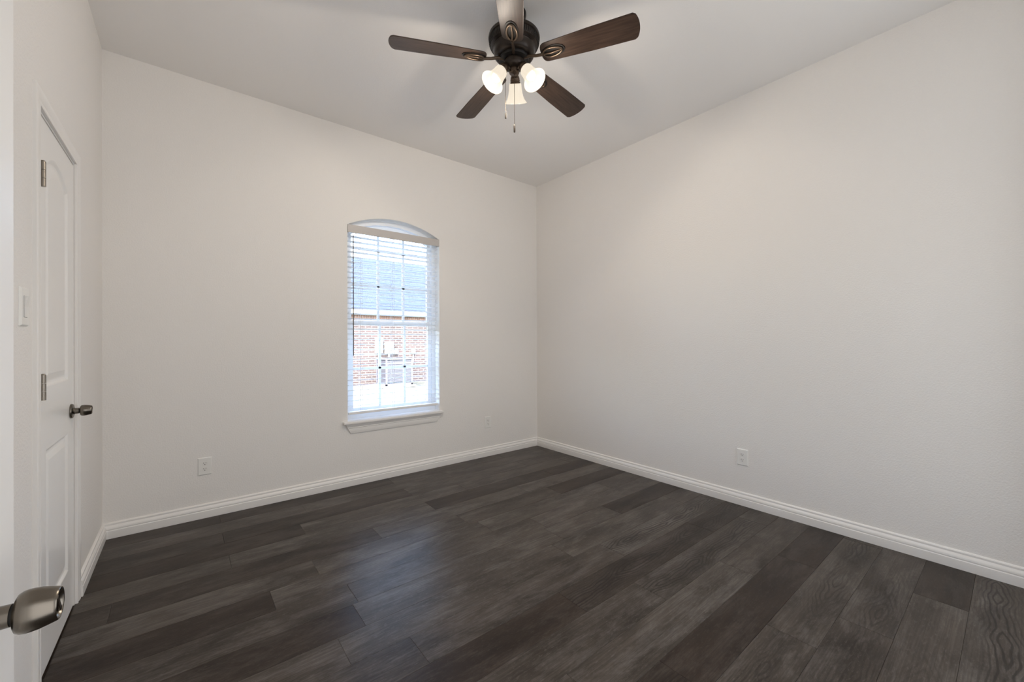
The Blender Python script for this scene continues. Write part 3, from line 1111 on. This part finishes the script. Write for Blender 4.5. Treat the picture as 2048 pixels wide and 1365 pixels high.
l0 = lamp_proto()
for k, az in enumerate((47, 167, 287)):
    lo = l0 if k == 0 else copy_tree(l0, fan)
    a = R(az)
    axis = Vector((math.sin(TILT) * math.cos(a), math.sin(TILT) * math.sin(a), -math.cos(TILT)))
    origin = Vector((0.074 * math.cos(a), 0.074 * math.sin(a), fz(2.712)))
    rot = axis.to_track_quat('Z', 'X').to_matrix().to_4x4()
    lo.matrix_local = Matrix.Translation(origin) @ rot
    for kind, watt in (('SPOT', BULB_W), ('POINT', GLASS_W)):
        pl_ = bpy.data.lights.new('bulb_light', kind)
        pl_.energy = watt
        pl_.color = (1.0, 0.885, 0.755)
        pl_.shadow_soft_size = 0.03
        if kind == 'SPOT':
            pl_.spot_size = R(178)
            pl_.spot_blend = 0.25
        po = bpy.data.objects.new('bulb_light', pl_)
        C.objects.link(po)
        po.parent = fan
        po.location = origin + axis * (0.120 if kind == 'SPOT' else 0.150)
        po.rotation_euler = axis.to_track_quat('-Z', 'Y').to_euler()
    # curved arm from the column to the socket
    e = origin - axis * 0.046
    MB().tube([(0.024 * math.cos(a), 0.024 * math.sin(a), fz(2.730)), (0.034 * math.cos(a), 0.034 * math.sin(a), fz(2.742)), (e.x, e.y, e.z)], 0.0085, 10).build('lamp_arm', M_bronze2, fan, smooth=50)

toward = Vector((-0.6254, -0.7803, 0))
side = Vector((0.7803, -0.6254, 0))
for (p, ztop, zbot) in ((toward * 0.030, 2.722, 2.372), (toward * 0.012 - side * 0.048, 2.756, 2.458)):
    ch = MB()
    ch.tube([(p.x * 0.6, p.y * 0.6, fz(ztop)), (p.x * 0.95, p.y * 0.95, fz(ztop - 0.006)), (p.x, p.y, fz(ztop - 0.016)), (p.x, p.y, fz(zbot + 0.046))], 0.0011, 6)
    z = ztop - 0.02
    while z > zbot + 0.05:
        ch.lathe([(0, fz(z) - 0.0015), (0.0016, fz(z)), (0, fz(z) + 0.0015)], 6, Matrix.Translation((p.x, p.y, 0)))
        z -= 0.006
    co = ch.build('pull_chain', M_chain, fan)
    MB().lathe([(0, fz(zbot)), (0.0045, fz(zbot)), (0.0050, fz(zbot + 0.004)), (0.0050, fz(zbot + 0.038)), (0.0030, fz(zbot + 0.044)), (0, fz(zbot + 0.046))], 16, Matrix.Translation((p.x, p.y, 0))).build('chain_fob', M_bronze, co, smooth=40)

# ------------------------------------------------------------------ outside
GZ = -0.25
# brick veneer of this house around the window
vh = [(WX0 + 0.012, 0.50), (WX1 - 0.012, 0.50)] + arch_pts(WX1 - 0.012, WX0 + 0.012, 28, 0.03)
struct(wall_with_arched_hole(T + 0.002, T + 0.10, -4.6, 1.6, GZ, 3.3, vh, 'wall_outside', M_brick))

lawn = MB()
gx, gy = 60, 60
vs = []
rng = random.Random(5)
for j in range(gy + 1):
    for i in range(gx + 1):
        x, y = -16 + 40 * i / gx, T + 0.11 + (10.33 - T - 0.11) * j / gy
        vs.append(lawn.bm.verts.new((x, y, GZ + rng.uniform(-0.012, 0.012))))
for j in range(gy):
    for i in range(gx):
        a = j * (gx + 1) + i
        lawn.bm.faces.new((vs[a], vs[a + 1], vs[a + gx + 2], vs[a + gx + 1]))
lo = lawn.build('lawn', M_grass)
struct(MB().box(-30, T + 0.11, GZ - 0.3, 40, 45, GZ - 0.03).build('ground', M_grass))
lo['kind'] = 'stuff'
tag(lo, 'pale dry lawn outside between the window and the brick house', 'lawn')

HY = 10.35
nh = empty('neighbor_house', (2.6, HY, GZ))
tag(nh, 'red brick house with blue-grey shingle roof seen through the window', 'house')


def hpart(mb_, name, material, parent=nh):
    mb_.bm.transform(Matrix.Translation((-2.6, -HY, -GZ)))
    return mb_.build(name, material, parent)


hpart(MB().box(-5.5, HY, GZ - 0.029, 11.5, HY + 8, 1.96), 'brick_wall', M_brick)
m = MB()
x = -5.5
while x < 11.5:
    m.box(x + 0.006, HY - 0.008, 1.972, x + 0.072, HY + 0.05, 2.13)
    x += 0.078
hpart(m, 'soldier_course', M_brick_unit)
hpart(MB().box(-5.5, HY + 0.001, 1.96, 11.5, HY + 7.9, 2.20), 'mortar_band', M_mortar)
hpart(MB().box(-6.0, HY - 0.24, 2.16, 12.0, HY + 0.02, 2.19).box(-6.0, HY - 0.27, 2.16, 12.0, HY - 0.24, 2.36), 'fascia', M_fascia)
m = MB()
n_c = 22
RY0, RZ0, RY1, RZ1 = HY - 0.31, 2.345, HY + 3.7, 4.85
for i in range(n_c):     # shingle courses as overlapping steps
    a, b = i / n_c, (i + 1) / n_c
    y0_, z0_ = RY0 + (RY1 - RY0) * a, RZ0 + (RZ1 - RZ0) * a
    y1_, z1_ = RY0 + (RY1 - RY0) * b, RZ0 + (RZ1 - RZ0) * b
    vsx = [[m.bm.verts.new((xx, yy, zz)) for yy, zz in ((y0_, z0_), (y0_, z0_ + 0.02), (y1_, z1_ + 0.004), (y1_, z1_ - 0.03))] for xx in (-6.0, 12.0)]
    for q in range(4):
        m.bm.faces.new((vsx[0][q], vsx[0][(q + 1) % 4], vsx[1][(q + 1) % 4], vsx[1][q]))
    m.bm.faces.new(vsx[0])
    m.bm.faces.new(vsx[1])
v4 = [m.bm.verts.new(p) for p in ((-6, RY1, RZ1), (12, RY1, RZ1), (12, RY1 + 4.2, RZ0), (-6, RY1 + 4.2, RZ0))]
m.bm.faces.new(v4)
hpart(m, 'roof', M_roof)

ac = empty('air_conditioner', (2.12, 9.33, GZ))
tag(ac, 'grey outdoor air conditioner unit standing by the brick house wall', 'air conditioner')


def apart(mb_, name, material, parent=ac):
    mb_.bm.transform(Matrix.Translation((-2.12, -9.33, -GZ)))
    return mb_.build(name, material, parent)


ax0, ax1, ay0, ay1, az0, az1 = 1.67, 2.57, 8.9, 9.76, GZ + 0.08, 0.70
apart(MB().box(ax0 - 0.08, ay0 - 0.08, GZ + 0.0125, ax1 + 0.08, ay1 + 0.08, GZ + 0.08), 'pad', M_box)
apart(MB().box(ax0 + 0.03, ay0 + 0.03, az0, ax1 - 0.03, ay1 - 0.03, az1 - 0.05), 'coil', M_acfin)
m = MB()
for x in (ax0, ax1 - 0.05):
    for y in (ay0, ay1 - 0.05):
        m.box(x, y, az0, x + 0.05, y + 0.05, az1 - 0.05)
for k in range(19):
    z = az0 + 0.05 + k * (az1 - az0 - 0.16) / 18
    m.box(ax0 + 0.05, ay0 + 0.005, z, ax1 - 0.05, ay0 + 0.015, z + 0.020)
    m.box(ax0 + 0.005, ay0 + 0.05, z, ax0 + 0.015, ay1 - 0.05, z + 0.020)
m.box(ax0, ay0, az0, ax1, ay1, az0 + 0.05)
apart(m, 'cabinet', M_ac)
tp = MB().box(ax0 - 0.01, ay0 - 0.01, az1 - 0.05, ax1 + 0.01, ay1 + 0.01, az1, 0.01)
apart(tp, 'top_cover', M_ac)
m = MB()
for k in range(6):
    rr_ = 0.08 + k * 0.06
    m.tube([(2.12 + rr_ * math.cos(2 * PI * i / 24), 9.33 + rr_ * math.sin(2 * PI * i / 24), az1 + 0.01) for i in range(24)], 0.006, 5, True)
apart(m, 'fan_guard', M_slot)


def wall_box(name, x0, x1, z0, z1, d, label, cat, dial=False):
    root = empty(name, ((x0 + x1) / 2, HY, (z0 + z1) / 2))
    tag(root, label, cat)
    w_, h_ = (x1 - x0) / 2, (z1 - z0) / 2
    MB().box(-w_, -d, -h_, w_, -0.001, h_, 0.008).build('cabinet', M_box, root)
    MB().box(-w_ + 0.012, -d - 0.012, -h_ + 0.012, w_ - 0.012, -d, h_ - 0.012, 0.004).build('cover', M_box, root)
    if dial:
        MB().lathe([(0, 0), (0.085, 0), (0.085, 0.05), (0.075, 0.075), (0.05, 0.085), (0, 0.088)], 28, Matrix.Translation((0.02, -d - 0.012, 0.0)) @ Matrix.Rotation(R(90), 4, 'X')).build('meter_dial', M_dial, root, smooth=40)
    return root


wall_box('electrical_panel', 1.855, 2.10, 0.83, 1.36, 0.12, 'tall white electrical box on the neighbour brick wall, left of the meter', 'electrical box')
wall_box('electric_meter', 2.165, 2.485, 0.82, 1.20, 0.12, 'white electric meter box with round dial on the neighbour brick wall', 'electric meter', True)
wall_box('junction_box', 2.52, 2.65, 0.79, 0.945, 0.08, 'small white box on brick wall just right of the electric meter', 'electrical box')
wall_box('junction_box', 3.18, 3.32, 0.79, 0.945, 0.08, 'small white box on brick wall above and right of the air conditioner', 'electrical box')
m = MB().tube([(2.33, HY - 0.05, 0.825), (2.33, HY - 0.05, GZ)], 0.035, 10)
tag(m.build('conduit_pipe', M_box), 'grey conduit pipe running down the brick wall below the electric meter', 'pipe')
m = MB().tube([(3.25, HY - 0.03, 0.795), (3.25, HY - 0.03, 0.52), (3.15, HY - 0.10, 0.30), (2.80, HY - 0.45, 0.12), (2.66, HY - 0.72, 0.05)], 0.02, 8)
tag(m.build('cable_conduit', M_box), 'thin pale conduit from small box down to the air conditioner', 'pipe')


def tree(x, y, h, seed, label, lean=0.0):
    rg = random.Random(seed)
    m = MB()

    def branch(p, d, ln, r, depth):
        pts = [p]
        rads = [r]
        q = p.copy()
        dd = d.copy()
        for i in range(4):
            dd = (dd + Vector((rg.uniform(-.16, .16), rg.uniform(-.16, .16), rg.uniform(-.03, .12)))).normalized()
            q = q + dd * ln / 4
            pts.append(q.copy())
            rads.append(max(r * (1 - 0.17 * (i + 1)), 0.006))
        m.tube(pts, rads, 6 if depth > 1 else 4)
        if depth <= 0:
            return
        for k in range(4 if depth > 1 else 3):
            i = rg.choice((2, 3, 4, 4))
            side_ = Vector((rg.uniform(-1, 1), rg.uniform(-1, 1), rg.uniform(-0.1, 0.8))).normalized()
            nd = (dd * 0.75 + side_ * 0.85).normalized()
            branch(pts[i], nd, ln * rg.uniform(0.55, 0.8), rads[i] * 0.62, depth - 1)

    branch(Vector((0, 0, 0)), Vector((lean, 0, 1)).normalized(), h * 0.42, h * 0.022, 4)
    o = m.build('bare_tree', M_bark)
    o.location = (x, y, GZ - 0.03)
    tag(o, label, 'tree', 'bare winter trees behind the brick house')
    return o


tree(3.6, 19.5, 8.0, 3, 'bare leafless tree behind the brick house roof, seen at left of the window', 0.05)
tree(11.2, 27.0, 11.0, 8, 'bare leafless tree behind the brick house roof, seen at right of the window', -0.05)
